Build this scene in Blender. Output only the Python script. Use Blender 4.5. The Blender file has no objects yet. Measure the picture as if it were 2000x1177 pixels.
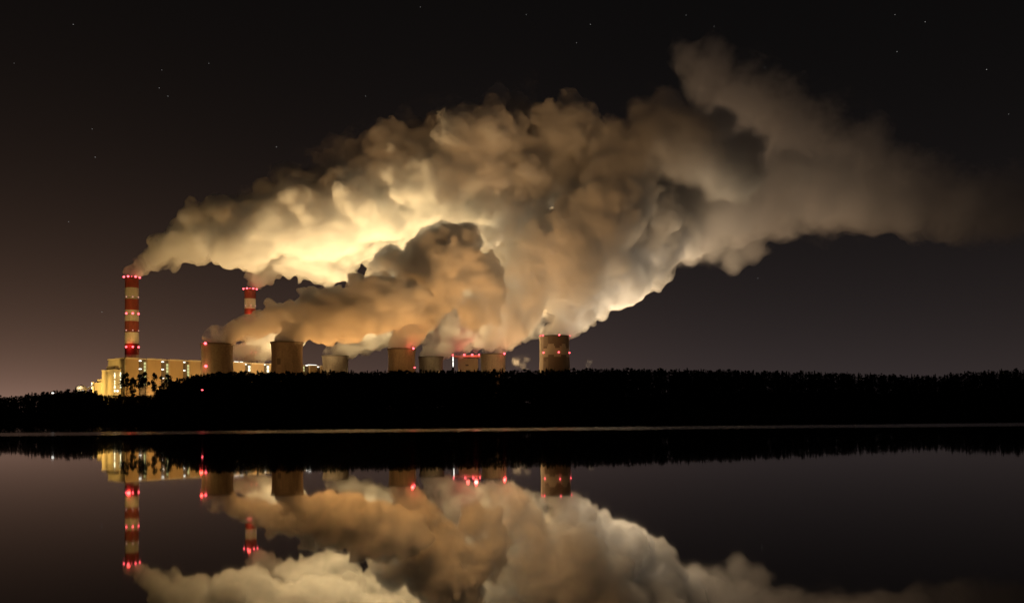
import bpy, bmesh, math, random
import numpy as np
from mathutils import Vector, Matrix

# ------------------------------------------------------------------ scene, camera
SC = bpy.context.scene
COL = SC.collection
PI = math.pi
F = 1768.0                      # focal length in pixels of a 2000 px wide frame
CAM_H = 2.5
PITCH, ROLL = math.radians(1.3), math.radians(-0.556)
CY = 809.6 - F * math.tan(PITCH)

cam_d = bpy.data.cameras.new('camera')
cam = bpy.data.objects.new('camera', cam_d)
COL.objects.link(cam)
cam_d.sensor_width = 36.0
cam_d.sensor_fit = 'HORIZONTAL'
cam_d.lens = 36.0 * F / 2000.0
cam_d.shift_y = (CY - 588.5) / 2000.0
cam_d.clip_start = 0.5
cam_d.clip_end = 60000.0
ROT = Matrix.Rotation(PI / 2 + PITCH, 4, 'X') @ Matrix.Rotation(ROLL, 4, 'Z')
cam.matrix_world = Matrix.Translation((0, 0, CAM_H)) @ ROT
SC.camera = cam
R3 = ROT.to_3x3()
EYE = Vector((0, 0, CAM_H))


def at(px, py, Y):
    """point of the place that lies Y metres ahead of the camera, from a sight line"""
    d = R3 @ Vector(((px - 1000.0) / F, -(py - CY) / F, -1.0))
    return EYE + d * (Y / d.y)


# ------------------------------------------------------------------ world: night sky with the glow of the works low over the horizon
W = bpy.data.worlds.new('World')
SC.world = W
W.use_nodes = True
wn, wl = W.node_tree.nodes, W.node_tree.links
wn.clear()


def wnode(t, **k):
    n = wn.new(t)
    for a, b in k.items():
        setattr(n, a, b)
    return n


def wmath(op, a, b=None, c=None):
    n = wnode('ShaderNodeMath', operation=op)
    for i, v in enumerate((a, b, c)):
        if v is None:
            continue
        if isinstance(v, (int, float)):
            n.inputs[i].default_value = v
        else:
            wl.new(v, n.inputs[i])
    return n.outputs[0]


w_out = wnode('ShaderNodeOutputWorld')
w_tc = wnode('ShaderNodeTexCoord')
w_sep = wnode('ShaderNodeSeparateXYZ')
wl.new(w_tc.outputs['Generated'], w_sep.inputs[0])
el = wmath('MAXIMUM', w_sep.outputs[2], 0.0)                    # sine of the elevation
az = wmath('ARCTAN2', w_sep.outputs[0], w_sep.outputs[1])       # 0 straight ahead, + to the east


def gauss(v, centre, width):
    t = wmath('DIVIDE', wmath('SUBTRACT', v, centre), width)
    return wmath('EXPONENT', wmath('MULTIPLY', wmath('MULTIPLY', t, t), -1.0))


def expfall(v, scale):
    return wmath('EXPONENT', wmath('DIVIDE', wmath('MULTIPLY', v, -1.0), scale))


def wcol(rgb, fac):
    n = wnode('ShaderNodeVectorMath', operation='SCALE')
    n.inputs[0].default_value = rgb
    wl.new(fac, n.inputs['Scale'])
    return n.outputs[0]


def wadd(a, b):
    n = wnode('ShaderNodeVectorMath', operation='ADD')
    wl.new(a, n.inputs[0])
    wl.new(b, n.inputs[1])
    return n.outputs[0]


base = wcol((0.0030, 0.0028, 0.0028), expfall(el, 5.0))
broad = wadd(wcol((0.0335, 0.0225, 0.0185), expfall(el, 0.105)),
             wcol((0.0090, 0.0090, 0.0125), wmath('MULTIPLY', expfall(el, 0.105), gauss(az, 0.32, 0.40))))
left = wcol((0.150, 0.077, 0.046), wmath('MULTIPLY', expfall(el, 0.085), gauss(az, -0.50, 0.33)))
low = wcol((0.16, 0.105, 0.09), wmath('MULTIPLY', expfall(el, 0.028), gauss(az, -0.52, 0.16)))
mid = wcol((0.040, 0.025, 0.022), wmath('MULTIPLY', expfall(el, 0.10), gauss(az, -0.05, 0.22)))
sky = wadd(wadd(wadd(wadd(base, broad), left), low), mid)
# stars: the brighter ones one by one, a scatter of faint ones between them
STARS = [(143, 48, .5), (1028, 29, .35), (1153, 48, .5), (1126, 84, .35), (821, 14, .3), (1748, 29, .4), (1807, 43, .5),
         (1752, 101, .5), (1927, 136, .6), (186, 307, .5), (180, 252, .35), (311, 172, .4), (328, 188, .4), (540, 287, .6),
         (498, 366, .5), (714, 188, .3), (1103, 211, .4), (1494, 132, .4), (134, 433, .4), (199, 609, .5), (1480, 543, .4),
         (634, 288, .3), (1395, 52, .3), (1970, 223, .25), (408, 124, .3), (316, 137, .3), (1340, 30, .25)]
stars = None
for sx, sy, sb in STARS:
    d = (at(sx, sy, 100.0) - EYE).normalized()
    n = wnode('ShaderNodeVectorMath', operation='DISTANCE')
    wl.new(w_tc.outputs['Generated'], n.inputs[0])
    n.inputs[1].default_value = d
    s = wmath('MULTIPLY', wmath('LESS_THAN', n.outputs['Value'], 0.00034), sb * 0.55)
    stars = s if stars is None else wmath('ADD', stars, s)
v = wnode('ShaderNodeTexVoronoi', feature='F1')
v.inputs['Scale'].default_value = 42.0
wl.new(w_tc.outputs['Generated'], v.inputs['Vector'])
vs = wnode('ShaderNodeSeparateColor')
wl.new(v.outputs['Color'], vs.inputs[0])
faint = wmath('MULTIPLY', wmath('LESS_THAN', v.outputs['Distance'], 0.018),
              wmath('MULTIPLY', wmath('GREATER_THAN', vs.outputs[0], 0.80), wmath('MULTIPLY', vs.outputs[1], 0.10)))
stars = wmath('ADD', stars, faint)
sky = wadd(sky, wcol((1.0, 0.97, 0.95), stars))
w_bg = wnode('ShaderNodeBackground')
wl.new(sky, w_bg.inputs['Color'])
w_bg.inputs['Strength'].default_value = 1.0
wl.new(w_bg.outputs[0], w_out.inputs['Surface'])
W.cycles.sampling_method = 'MANUAL'
W.cycles.sample_map_resolution = 256

# ------------------------------------------------------------------ render settings
SC.view_settings.view_transform = 'Standard'
SC.view_settings.look = 'None'
SC.view_settings.exposure = 0.0
SC.view_settings.gamma = 1.0
cy = SC.cycles
cy.use_denoising = True
cy.denoiser = 'OPENIMAGEDENOISE'
cy.max_bounces = 16
cy.diffuse_bounces = 6
cy.glossy_bounces = 3
cy.transmission_bounces = 4
cy.volume_bounces = 14
cy.transparent_max_bounces = 24
cy.sample_clamp_indirect = 4.0
cy.caustics_reflective = False
cy.caustics_refractive = False

# ------------------------------------------------------------------ lamps of the works (the floodlights stand behind the forest, among the buildings)
SODIUM = (1.0, 0.46, 0.13)
WARM = (1.0, 0.76, 0.40)
PALE = (1.0, 0.86, 0.66)


def flood(px, Y, z, watts, col, size, aim, spread=180):
    """a bank of floodlights at a place in the works, aimed along a direction"""
    d = bpy.data.lights.new('floodlight_bank', 'AREA')
    d.shape = 'DISK'
    d.size = size
    d.energy = watts
    d.color = col
    d.spread = math.radians(spread)
    o = bpy.data.objects.new('floodlight_bank', d)
    COL.objects.link(o)
    p = at(px, 800, Y)
    o.location = (p.x, p.y, z)
    o.rotation_euler = Vector(aim).to_track_quat('-Z', 'Y').to_euler()
    return o


def glow(p, watts, col, radius=3.0):
    d = bpy.data.lights.new('lamp_light', 'POINT')
    d.energy = watts
    d.color = col
    d.shadow_soft_size = radius
    o = bpy.data.objects.new('lamp_light', d)
    COL.objects.link(o)
    o.location = p
    return o


K = 1.0e6
AMBER = (1.0, 0.70, 0.33)
# the lamps among the boiler houses and towers, which light the smoke from below
flood(285, 1975, 30, 0.372 * K, AMBER, 120, (0.20, 0.10, 1), 110)
flood(400, 2080, 30, 0.500 * K, AMBER, 160, (0.12, 0.10, 1), 110)
flood(530, 2120, 30, 0.470 * K, AMBER, 160, (0.10, 0.10, 1), 100)
flood(640, 2100, 30, 0.500 * K, AMBER, 70, (0.12, 0.10, 1), 76)
flood(740, 2140, 30, 0.230 * K, AMBER, 70, (0.20, 0.10, 1), 76)
flood(830, 2220, 30, 0.150 * K, AMBER, 60, (0.20, 0.03, 1), 66)
flood(890, 2240, 30, 0.080 * K, AMBER, 50, (0.30, 0.04, 1), 60)
flood(1000, 2300, 30, 0.120 * K, (1.0, 0.70, 0.36), 80, (0.15, -0.05, 1), 90)
flood(1003, 2312, 30, 0.700 * K, (1.0, 0.64, 0.29), 40, (0.05, -0.02, 1), 38)
flood(1165, 2460, 30, 0.660 * K, (1.0, 0.76, 0.48), 90, (0.20, -0.05, 1), 120)
flood(1265, 2420, 30, 0.360 * K, (1.0, 0.71, 0.42), 90, (-0.05, -0.05, 1), 110)
flood(1330, 2700, 30, 0.850 * K, (1.0, 0.62, 0.36), 200, (0.30, 0.1, 1), 110)
# yard lighting on the lake side, on the fronts of the buildings and under the low steam
flood(225, 1660, 14, 0.290 * K, (1.0, 0.64, 0.19), 40, (-0.05, 1, 0.20), 110)
flood(120, 1730, 12, 0.210 * K, (1.0, 0.64, 0.19), 40, (0.10, 1, 0.42), 70)
flood(310, 1720, 12, 0.340 * K, (1.0, 0.60, 0.19), 40, (0.0, 1, 0.25), 100)
flood(330, 1560, 14, 0.095 * K, SODIUM, 50, (0.0, 1, 0.40), 150)
flood(495, 1860, 14, 0.160 * K, SODIUM, 60, (0.05, -0.05, 1), 120)
flood(640, 1830, 14, 0.170 * K, SODIUM, 60, (0.05, -0.10, 1), 120)
flood(715, 1860, 14, 0.170 * K, SODIUM, 60, (0.05, -0.10, 1), 120)
flood(860, 1930, 14, 0.220 * K, SODIUM, 60, (0.05, 0.10, 1), 110)
flood(1010, 2080, 14, 0.240 * K, (1.0, 0.54, 0.22), 90, (0.05, 0.30, 1), 100)
flood(560, 1450, 14, 0.200 * K, SODIUM, 60, (0.05, 1, 0.6), 100)
flood(850, 1550, 14, 0.320 * K, (1.0, 0.54, 0.21), 60, (0.05, 0.95, 1), 70)
flood(1060, 1750, 14, 0.260 * K, (1.0, 0.56, 0.24), 60, (0.05, 0.90, 1), 80)

# ------------------------------------------------------------------ materials
def mat(name, build):
    m = bpy.data.materials.new(name)
    m.use_nodes = True
    nt = m.node_tree
    nt.nodes.clear()
    out = nt.nodes.new('ShaderNodeOutputMaterial')
    build(nt, out)
    return m


def nd(nt, t, **k):
    n = nt.nodes.new(t)
    for a, b in k.items():
        if a.startswith('i_'):
            n.inputs[a[2:].replace('_', ' ')].default_value = b
        else:
            setattr(n, a, b)
    return n


def weathered(name, c1, c2, scale=0.05, rough=0.85, stretch=(1, 1, 0.12), bump=0.0):
    """matte painted or concrete surface with uneven weathering that runs down it"""
    def b(nt, out):
        tc = nd(nt, 'ShaderNodeTexCoord')
        mp = nd(nt, 'ShaderNodeMapping')
        mp.inputs['Scale'].default_value = stretch
        nt.links.new(tc.outputs['Object'], mp.inputs[0])
        no = nd(nt, 'ShaderNodeTexNoise', i_Scale=scale, i_Detail=6.0, i_Roughness=0.65)
        nt.links.new(mp.outputs[0], no.inputs['Vector'])
        no2 = nd(nt, 'ShaderNodeTexNoise', i_Scale=scale * 5, i_Detail=4.0)
        nt.links.new(tc.outputs['Object'], no2.inputs['Vector'])
        mx0 = nd(nt, 'ShaderNodeMath', operation='MULTIPLY_ADD')
        nt.links.new(no2.outputs['Fac'], mx0.inputs[0])
        mx0.inputs[1].default_value = 0.5
        nt.links.new(no.outputs['Fac'], mx0.inputs[2])
        rp = nd(nt, 'ShaderNodeMapRange')
        rp.inputs['From Min'].default_value = 0.5
        rp.inputs['From Max'].default_value = 1.0
        nt.links.new(mx0.outputs[0], rp.inputs['Value'])
        mx = nd(nt, 'ShaderNodeMix', data_type='RGBA')
        mx.inputs['A'].default_value = (*c1, 1)
        mx.inputs['B'].default_value = (*c2, 1)
        nt.links.new(rp.outputs[0], mx.inputs['Factor'])
        bs = nd(nt, 'ShaderNodeBsdfPrincipled', i_Roughness=rough)
        nt.links.new(mx.outputs['Result'], bs.inputs['Base Color'])
        nt.links.new(bs.outputs[0], out.inputs['Surface'])
    return mat(name, b)


def emit(name, col, strength):
    def b(nt, out):
        e = nd(nt, 'ShaderNodeEmission', i_Strength=strength)
        e.inputs['Color'].default_value = (*col, 1)
        nt.links.new(e.outputs[0], out.inputs['Surface'])
    return mat(name, b)


M = {
    'red': weathered('red_band_paint', (0.30, 0.046, 0.024), (0.13, 0.030, 0.022), scale=0.09),
    'white': weathered('white_band_paint', (0.62, 0.56, 0.46), (0.33, 0.29, 0.23), scale=0.09),
    'concrete': weathered('tower_concrete', (0.30, 0.25, 0.20), (0.13, 0.105, 0.08), scale=0.06),
    'rim': weathered('rim_concrete', (0.14, 0.115, 0.09), (0.10, 0.085, 0.07)),
    'cladding': weathered('pale_cladding', (0.50, 0.42, 0.27), (0.43, 0.36, 0.23), stretch=(1, 1, 0.3)),
    'cladding_tan': weathered('tan_cladding', (0.40, 0.27, 0.14), (0.33, 0.22, 0.115), stretch=(1, 1, 0.3)),
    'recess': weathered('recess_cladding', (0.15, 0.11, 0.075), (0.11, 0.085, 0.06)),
    'trim': weathered('roof_edge', (0.56, 0.46, 0.32), (0.46, 0.38, 0.27)),
    'steel': weathered('dark_steel', (0.07, 0.06, 0.055), (0.05, 0.045, 0.04), rough=0.6),
    'bark': weathered('pine_bark', (0.07, 0.045, 0.03), (0.04, 0.028, 0.02), scale=2.0),
    'needles': weathered('pine_needles', (0.022, 0.034, 0.016), (0.032, 0.046, 0.02), scale=0.8, stretch=(1, 1, 1)),
    'forest_needles': weathered('forest_needles', (0.020, 0.030, 0.015), (0.030, 0.042, 0.019), scale=0.8, stretch=(1, 1, 1)),
    'earth': weathered('forest_floor', (0.030, 0.027, 0.020), (0.020, 0.020, 0.014), scale=0.1, stretch=(1, 1, 1)),
    'lamp_red': emit('red_warning_lamp', (1.0, 0.09, 0.11), 5.5),
    'lamp_red_dim': emit('faint_warning_lamp', (1.0, 0.50, 0.38), 1.0),
    'lamp_white': emit('white_wall_lamp', (1.0, 0.97, 0.88), 2.2),
    'lamp_strip': emit('lit_stair_glazing', (0.78, 0.76, 0.34), 0.85),
    'lamp_strip_bright': emit('bright_stair_glazing', (1.0, 0.93, 0.60), 2.2),
}


def tower_pattern(nt, out):
    """painted blocks in two browns round the tall tower"""
    uv = nd(nt, 'ShaderNodeTexCoord')
    at_ = nd(nt, 'ShaderNodeAttribute', attribute_name='paint')
    mx = nd(nt, 'ShaderNodeMix', data_type='RGBA')
    mx.inputs['A'].default_value = (0.17, 0.115, 0.075, 1)
    mx.inputs['B'].default_value = (0.42, 0.33, 0.23, 1)
    nt.links.new(at_.outputs['Fac'], mx.inputs['Factor'])
    no = nd(nt, 'ShaderNodeTexNoise', i_Scale=0.05, i_Detail=5.0)
    nt.links.new(uv.outputs['Object'], no.inputs['Vector'])
    m2 = nd(nt, 'ShaderNodeMix', data_type='RGBA', blend_type='MULTIPLY')
    m2.inputs['Factor'].default_value = 0.4
    nt.links.new(mx.outputs['Result'], m2.inputs['A'])
    nt.links.new(no.outputs['Fac'], m2.inputs['B'])
    bs = nd(nt, 'ShaderNodeBsdfPrincipled', i_Roughness=0.85)
    nt.links.new(m2.outputs['Result'], bs.inputs['Base Color'])
    nt.links.new(bs.outputs[0], out.inputs['Surface'])


M['tower_paint'] = mat('two_tone_tower_paint', tower_pattern)


def water_mat(nt, out):
    geo = nd(nt, 'ShaderNodeNewGeometry')
    sp = nd(nt, 'ShaderNodeSeparateXYZ')
    nt.links.new(geo.outputs['Position'], sp.inputs[0])
    # a breeze roughens one strip that runs across the lake
    wob = nd(nt, 'ShaderNodeTexNoise', noise_dimensions='3D', i_Scale=0.02, i_Detail=3.0)
    nt.links.new(geo.outputs['Position'], wob.inputs['Vector'])

    def ma(op, a, b=None):
        n = nd(nt, 'ShaderNodeMath', operation=op)
        for i, v_ in enumerate((a, b)):
            if v_ is None:
                continue
            if isinstance(v_, (int, float)):
                n.inputs[i].default_value = v_
            else:
                nt.links.new(v_, n.inputs[i])
        return n.outputs[0]
    y = ma('ADD', sp.outputs[1], ma('MULTIPLY', ma('SUBTRACT', wob.outputs['Fac'], 0.5), 14.0))
    t = ma('DIVIDE', ma('SUBTRACT', y, 158.0), 20.0)
    band = ma('EXPONENT', ma('MULTIPLY', ma('POWER', ma('ABSOLUTE', t), 4.0), -1.0))
    rough = ma('ADD', 0.025, ma('MULTIPLY', band, 0.13))
    mp = nd(nt, 'ShaderNodeMapping')
    mp.inputs['Scale'].default_value = (0.5, 0.16, 1)
    nt.links.new(geo.outputs['Position'], mp.inputs[0])
    rip = nd(nt, 'ShaderNodeTexNoise', i_Scale=1.0, i_Detail=2.0)
    nt.links.new(mp.outputs[0], rip.inputs['Vector'])
    bp = nd(nt, 'ShaderNodeBump', i_Strength=0.02, i_Distance=0.05)
    nt.links.new(rip.outputs['Fac'], bp.inputs['Height'])
    bs = nd(nt, 'ShaderNodeBsdfPrincipled', i_IOR=1.5)
    bs.inputs['Base Color'].default_value = (0.004, 0.004, 0.0045, 1)
    nt.links.new(rough, bs.inputs['Roughness'])
    nt.links.new(bp.outputs[0], bs.inputs['Normal'])
    nt.links.new(bs.outputs[0], out.inputs['Surface'])


M['water'] = mat('lake_water', water_mat)


def steam_mat(name, density, cover, tint=(0.975, 0.945, 0.89)):
    """thick lit steam: a cloud of scattering droplets with a faint skin"""
    def b(nt, out):
        tr = nd(nt, 'ShaderNodeBsdfTransparent')
        df = nd(nt, 'ShaderNodeBsdfDiffuse')
        df.inputs['Color'].default_value = (*tint, 1)
        m2 = nd(nt, 'ShaderNodeMixShader')
        m2.inputs[0].default_value = cover
        nt.links.new(tr.outputs[0], m2.inputs[1])
        nt.links.new(df.outputs[0], m2.inputs[2])
        nt.links.new(m2.outputs[0], out.inputs['Surface'])
        vs_ = nd(nt, 'ShaderNodeVolumeScatter', i_Density=density)
        vs_.inputs['Color'].default_value = (*tint, 1)
        nt.links.new(vs_.outputs[0], out.inputs['Volume'])
    m = mat(name, b)
    m.cycles.homogeneous_volume = True
    return m


def torn_mat(name, density, cover, scale=0.022, lo=0.40, hi=0.52, step=0.12, tint=(0.975, 0.945, 0.89)):
    """thick lit steam torn by turbulence into clumps and thin gaps"""
    def b(nt, out):
        geo = nd(nt, 'ShaderNodeNewGeometry')
        no = nd(nt, 'ShaderNodeTexNoise', i_Scale=scale, i_Detail=5.0, i_Roughness=0.62, i_Distortion=0.4)
        nt.links.new(geo.outputs['Position'], no.inputs['Vector'])
        mr = nd(nt, 'ShaderNodeMapRange', interpolation_type='SMOOTHSTEP')
        mr.inputs['From Min'].default_value = lo
        mr.inputs['From Max'].default_value = hi
        mr.inputs['To Min'].default_value = density * 0.06
        mr.inputs['To Max'].default_value = density * 1.3
        nt.links.new(no.outputs['Fac'], mr.inputs['Value'])
        tr = nd(nt, 'ShaderNodeBsdfTransparent')
        df = nd(nt, 'ShaderNodeBsdfDiffuse')
        df.inputs['Color'].default_value = (*tint, 1)
        m2 = nd(nt, 'ShaderNodeMixShader')
        m2.inputs[0].default_value = cover
        nt.links.new(tr.outputs[0], m2.inputs[1])
        nt.links.new(df.outputs[0], m2.inputs[2])
        nt.links.new(m2.outputs[0], out.inputs['Surface'])
        vs_ = nd(nt, 'ShaderNodeVolumeScatter')
        vs_.inputs['Color'].default_value = (*tint, 1)
        nt.links.new(mr.outputs[0], vs_.inputs['Density'])
        nt.links.new(vs_.outputs[0], out.inputs['Volume'])
    m = mat(name, b)
    m.cycles.volume_step_rate = step
    return m


def wisp_mat(name, density, balls, scale=0.011, ragged=0.9, tint=(0.975, 0.95, 0.91), step=0.12):
    """steam that thins towards its edge: droplets dense along the middle of the plume, torn by turbulence"""
    def b(nt, out):
        geo = nd(nt, 'ShaderNodeNewGeometry')
        field = None
        for c, rr in balls:
            ds = nd(nt, 'ShaderNodeVectorMath', operation='DISTANCE')
            nt.links.new(geo.outputs['Position'], ds.inputs[0])
            ds.inputs[1].default_value = c
            q = nd(nt, 'ShaderNodeMath', operation='MULTIPLY_ADD')
            nt.links.new(ds.outputs['Value'], q.inputs[0])
            q.inputs[1].default_value = -1.0 / rr
            q.inputs[2].default_value = 1.0
            if field is None:
                field = q.outputs[0]
            else:
                mx = nd(nt, 'ShaderNodeMath', operation='SMOOTH_MAX')
                nt.links.new(field, mx.inputs[0])
                nt.links.new(q.outputs[0], mx.inputs[1])
                mx.inputs[2].default_value = 0.25
                field = mx.outputs[0]
        no = nd(nt, 'ShaderNodeTexNoise', i_Scale=scale, i_Detail=5.0, i_Roughness=0.62)
        nt.links.new(geo.outputs['Position'], no.inputs['Vector'])
        ad = nd(nt, 'ShaderNodeMath', operation='MULTIPLY_ADD')
        nt.links.new(no.outputs['Fac'], ad.inputs[0])
        ad.inputs[1].default_value = ragged * 2
        nt.links.new(field, ad.inputs[2])
        mr = nd(nt, 'ShaderNodeMapRange', interpolation_type='SMOOTHSTEP')
        mr.inputs['From Min'].default_value = ragged + 0.10
        mr.inputs['From Max'].default_value = ragged + 0.75
        mr.inputs['To Min'].default_value = 0.0
        mr.inputs['To Max'].default_value = density
        nt.links.new(ad.outputs[0], mr.inputs['Value'])
        vs_ = nd(nt, 'ShaderNodeVolumeScatter')
        vs_.inputs['Color'].default_value = (*tint, 1)
        nt.links.new(mr.outputs[0], vs_.inputs['Density'])
        nt.links.new(vs_.outputs[0], out.inputs['Volume'])
        tr = nd(nt, 'ShaderNodeBsdfTransparent')
        df = nd(nt, 'ShaderNodeBsdfDiffuse')
        df.inputs['Color'].default_value = (*tint, 1)
        m2 = nd(nt, 'ShaderNodeMixShader')
        m2.inputs[0].default_value = 0.004
        nt.links.new(tr.outputs[0], m2.inputs[1])
        nt.links.new(df.outputs[0], m2.inputs[2])
        nt.links.new(m2.outputs[0], out.inputs['Surface'])
    m = mat(name, b)
    m.cycles.volume_step_rate = step
    return m


# ------------------------------------------------------------------ helpers
def tag(o, label=None, cat=None, group=None, kind=None):
    if label:
        o['label'] = label
    if cat:
        o['category'] = cat
    if group:
        o['group'] = group
    if kind:
        o['kind'] = kind
    return o


def empty(name, loc, rz=0.0):
    o = bpy.data.objects.new(name, None)
    COL.objects.link(o)
    o.location = loc
    o.rotation_euler = (0, 0, rz)
    o.empty_display_size = 2.0
    return o


def obj(name, bm, material, parent=None, smooth=False, loc=None):
    me = bpy.data.meshes.new(name)
    bm.normal_update()
    bm.to_mesh(me)
    bm.free()
    if material is not None:
        me.materials.append(material)
    if smooth:
        for p in me.polygons:
            p.use_smooth = True
    o = bpy.data.objects.new(name, me)
    COL.objects.link(o)
    if parent is not None:
        o.parent = parent
    if loc is not None:
        o.location = loc
    return o


def box(bm, x0, x1, y0, y1, z0, z1):
    vs = [bm.verts.new(p) for p in ((x0, y0, z0), (x1, y0, z0), (x1, y1, z0), (x0, y1, z0), (x0, y0, z1), (x1, y0, z1), (x1, y1, z1), (x0, y1, z1))]
    for f in ((3, 2, 1, 0), (4, 5, 6, 7), (0, 1, 5, 4), (1, 2, 6, 5), (2, 3, 7, 6), (3, 0, 4, 7)):
        bm.faces.new([vs[i] for i in f])


def lathe(bm, prof, n=64, close=False):
    """turn a profile [(radius, z), ...] about the z axis"""
    rings = []
    for r, z in prof:
        rings.append([bm.verts.new((r * math.cos(2 * PI * k / n), r * math.sin(2 * PI * k / n), z)) for k in range(n)])
    seq = list(zip(rings[:-1], rings[1:]))
    if close:
        seq.append((rings[-1], rings[0]))
    for a, b in seq:
        for k in range(n):
            bm.faces.new((a[k], a[(k + 1) % n], b[(k + 1) % n], b[k]))


def tube(bm, p, q, r0, r1, n=7):
    p, q = Vector(p), Vector(q)
    d = (q - p).normalized()
    a = d.orthogonal().normalized()
    b = d.cross(a)
    A = [bm.verts.new(p + (a * math.cos(2 * PI * k / n) + b * math.sin(2 * PI * k / n)) * r0) for k in range(n)]
    B = [bm.verts.new(q + (a * math.cos(2 * PI * k / n) + b * math.sin(2 * PI * k / n)) * r1) for k in range(n)]
    for k in range(n):
        bm.faces.new((A[k], A[(k + 1) % n], B[(k + 1) % n], B[k]))
    bm.faces.new(A[::-1])
    bm.faces.new(B)


def ball(r, sx=1.0, sz=1.0):
    bm = bmesh.new()
    bmesh.ops.create_icosphere(bm, subdivisions=2, radius=r)
    for v_ in bm.verts:
        v_.co.x *= sx
        v_.co.z *= sz
    return bm


# ------------------------------------------------------------------ lake and land
SKYLINE = [(-200, 772), (0, 771), (40, 770), (100, 763), (130, 759), (180, 760), (205, 768), (240, 769), (300, 768), (320, 752), (345, 738), (375, 730),
           (420, 725), (480, 722), (600, 724), (700, 722), (800, 721), (900, 720), (1000, 720), (1100, 718), (1200, 717), (1300, 718),
           (1400, 720), (1500, 722), (1600, 724), (1700, 728), (1780, 731), (1830, 732), (1870, 726), (1940, 722), (2000, 718), (2200, 714)]
SHORE = [(-200, 375), (0, 385), (300, 400), (600, 425), (800, 445), (1000, 500), (1200, 610), (1400, 740), (1600, 870), (1800, 960), (2000, 1010), (2200, 1040)]


def lerp(tab, x):
    return float(np.interp(x, [a for a, _b in tab], [b for _a, b in tab]))


def ground_z(px, d):
    """height of the land D metres behind the shore along the sight line PX"""
    Y = lerp(SHORE, px)
    top = at(px, lerp(SKYLINE, px), Y + 30).z
    bank = max(1.2, top - 21.0)
    t = min(1.0, max(0.0, d / 30.0))
    z = -0.6 + (bank + 0.6) * t * t * (3 - 2 * t)
    if d > 30:
        far = min(1.0, (d - 30) / 1000.0)
        z = bank + (max(14.0, bank * 0.6) - bank) * far
    return z


bm = bmesh.new()
cols = list(range(-900, 2901, 50))
dist = [-12, -4, 2, 8, 15, 22, 30, 60, 120, 300, 700, 1300, 2600, 6000, 15000, 30000]
grid = []
for px in cols:
    row = []
    for d in dist:
        Y = lerp(SHORE, px) + d
        p = at(px, 800, Y)
        z = ground_z(min(2200, max(-200, px)), d) + (0.3 * math.sin(px * 0.7 + d * 0.3) if 2 < d < 400 else 0)
        row.append(bm.verts.new((p.x, p.y, z)))
    grid.append(row)
for i in range(len(cols) - 1):
    for j in range(len(dist) - 1):
        bm.faces.new((grid[i][j], grid[i + 1][j], grid[i + 1][j + 1], grid[i][j + 1]))
tag(obj('ground', bm, M['earth'], smooth=True), 'dark wooded land between the lake and the works', 'ground', kind='structure')

bm = bmesh.new()
vs = [bm.verts.new(p) for p in ((-1500, -300, 0), (1800, -300, 0), (1800, 1500, 0), (-1500, 1500, 0))]
bm.faces.new(vs)
tag(obj('lake_water', bm, M['water']), 'still black lake mirroring the lit smoke with one rippled strip', 'lake', kind='structure')

# ------------------------------------------------------------------ the works
GZ = 20.0                                                        # the ground of the works


def lamp(parent, p, mname, r, sx=1.0, sz=1.0, name='warning_light'):
    o = obj(name, ball(r, sx, sz), M[mname], parent, smooth=True)
    o.location = p
    return o


def chimney(px, Y, top_y, r_top, r_base, label, low_rows):
    top = at(px, top_y, Y)
    c = empty('chimney', (top.x, top.y, GZ))
    tag(c, label, 'chimney', 'striped chimneys')
    H = top.z - GZ
    band = H / 12.0
    rad = lambda z: r_base + (r_top - r_base) * (z / H) ** 0.6
    for k in range(12):                                           # bands, counted down from the top
        z1, z0 = H - k * band, H - (k + 1) * band
        bm = bmesh.new()
        lathe(bm, [(rad(z0 + (z1 - z0) * i / 4), z0 + (z1 - z0) * i / 4) for i in range(5)], 48)
        obj('band', bm, M['red' if k % 2 == 0 else 'white'], c, smooth=True)
    bm = bmesh.new()
    lathe(bm, [(r_top + 0.9, H - 2.6), (r_top + 0.9, H + 0.7), (r_top - 1.6, H + 0.7), (r_top - 1.6, H - 9)], 48)
    obj('rim', bm, M['steel'], c)
    bm = bmesh.new()
    z = H - 1.9
    lathe(bm, [(r_top + 0.5, z - 1.0), (r_top + 2.2, z - 1.0), (r_top + 2.2, z - 0.6), (r_top + 0.5, z - 0.6)], 48)
    obj('top_gallery', bm, M['steel'], c)
    face = math.atan2(-top.y, -top.x)                             # towards the lake
    for s, r, m in ((-0.97, 2.2, 'lamp_red'), (-0.46, 2.2, 'lamp_red'), (-0.02, 0.9, 'lamp_red'), (0.46, 2.2, 'lamp_red'), (0.97, 2.2, 'lamp_red')):
        a = face + math.asin(s)
        lamp(c, ((r_top + 2.4) * math.cos(a), (r_top + 2.4) * math.sin(a), H - 0.8), m, r, 1.15)
    for row, bright in low_rows:
        z = H - row * band
        bm = bmesh.new()
        rr = rad(z)
        lathe(bm, [(rr + 0.1, z - 1.9), (rr + 1.3, z - 1.9), (rr + 1.3, z - 1.6), (rr + 0.1, z - 1.6)], 48)
        obj('gallery', bm, M['steel'], c)
        for s in (-0.72, 0.12, 0.86):
            a = face + math.asin(s)
            q = ((rr + 1.4) * math.cos(a), (rr + 1.4) * math.sin(a), z)
            if bright:
                lamp(c, q, 'lamp_red', 2.1, 1.1)
            else:
                lamp(c, q, 'lamp_red_dim', 1.2, 1.2)
    for k in range(2):                                            # ladder up the shaft
        pass
    return c, top


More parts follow.
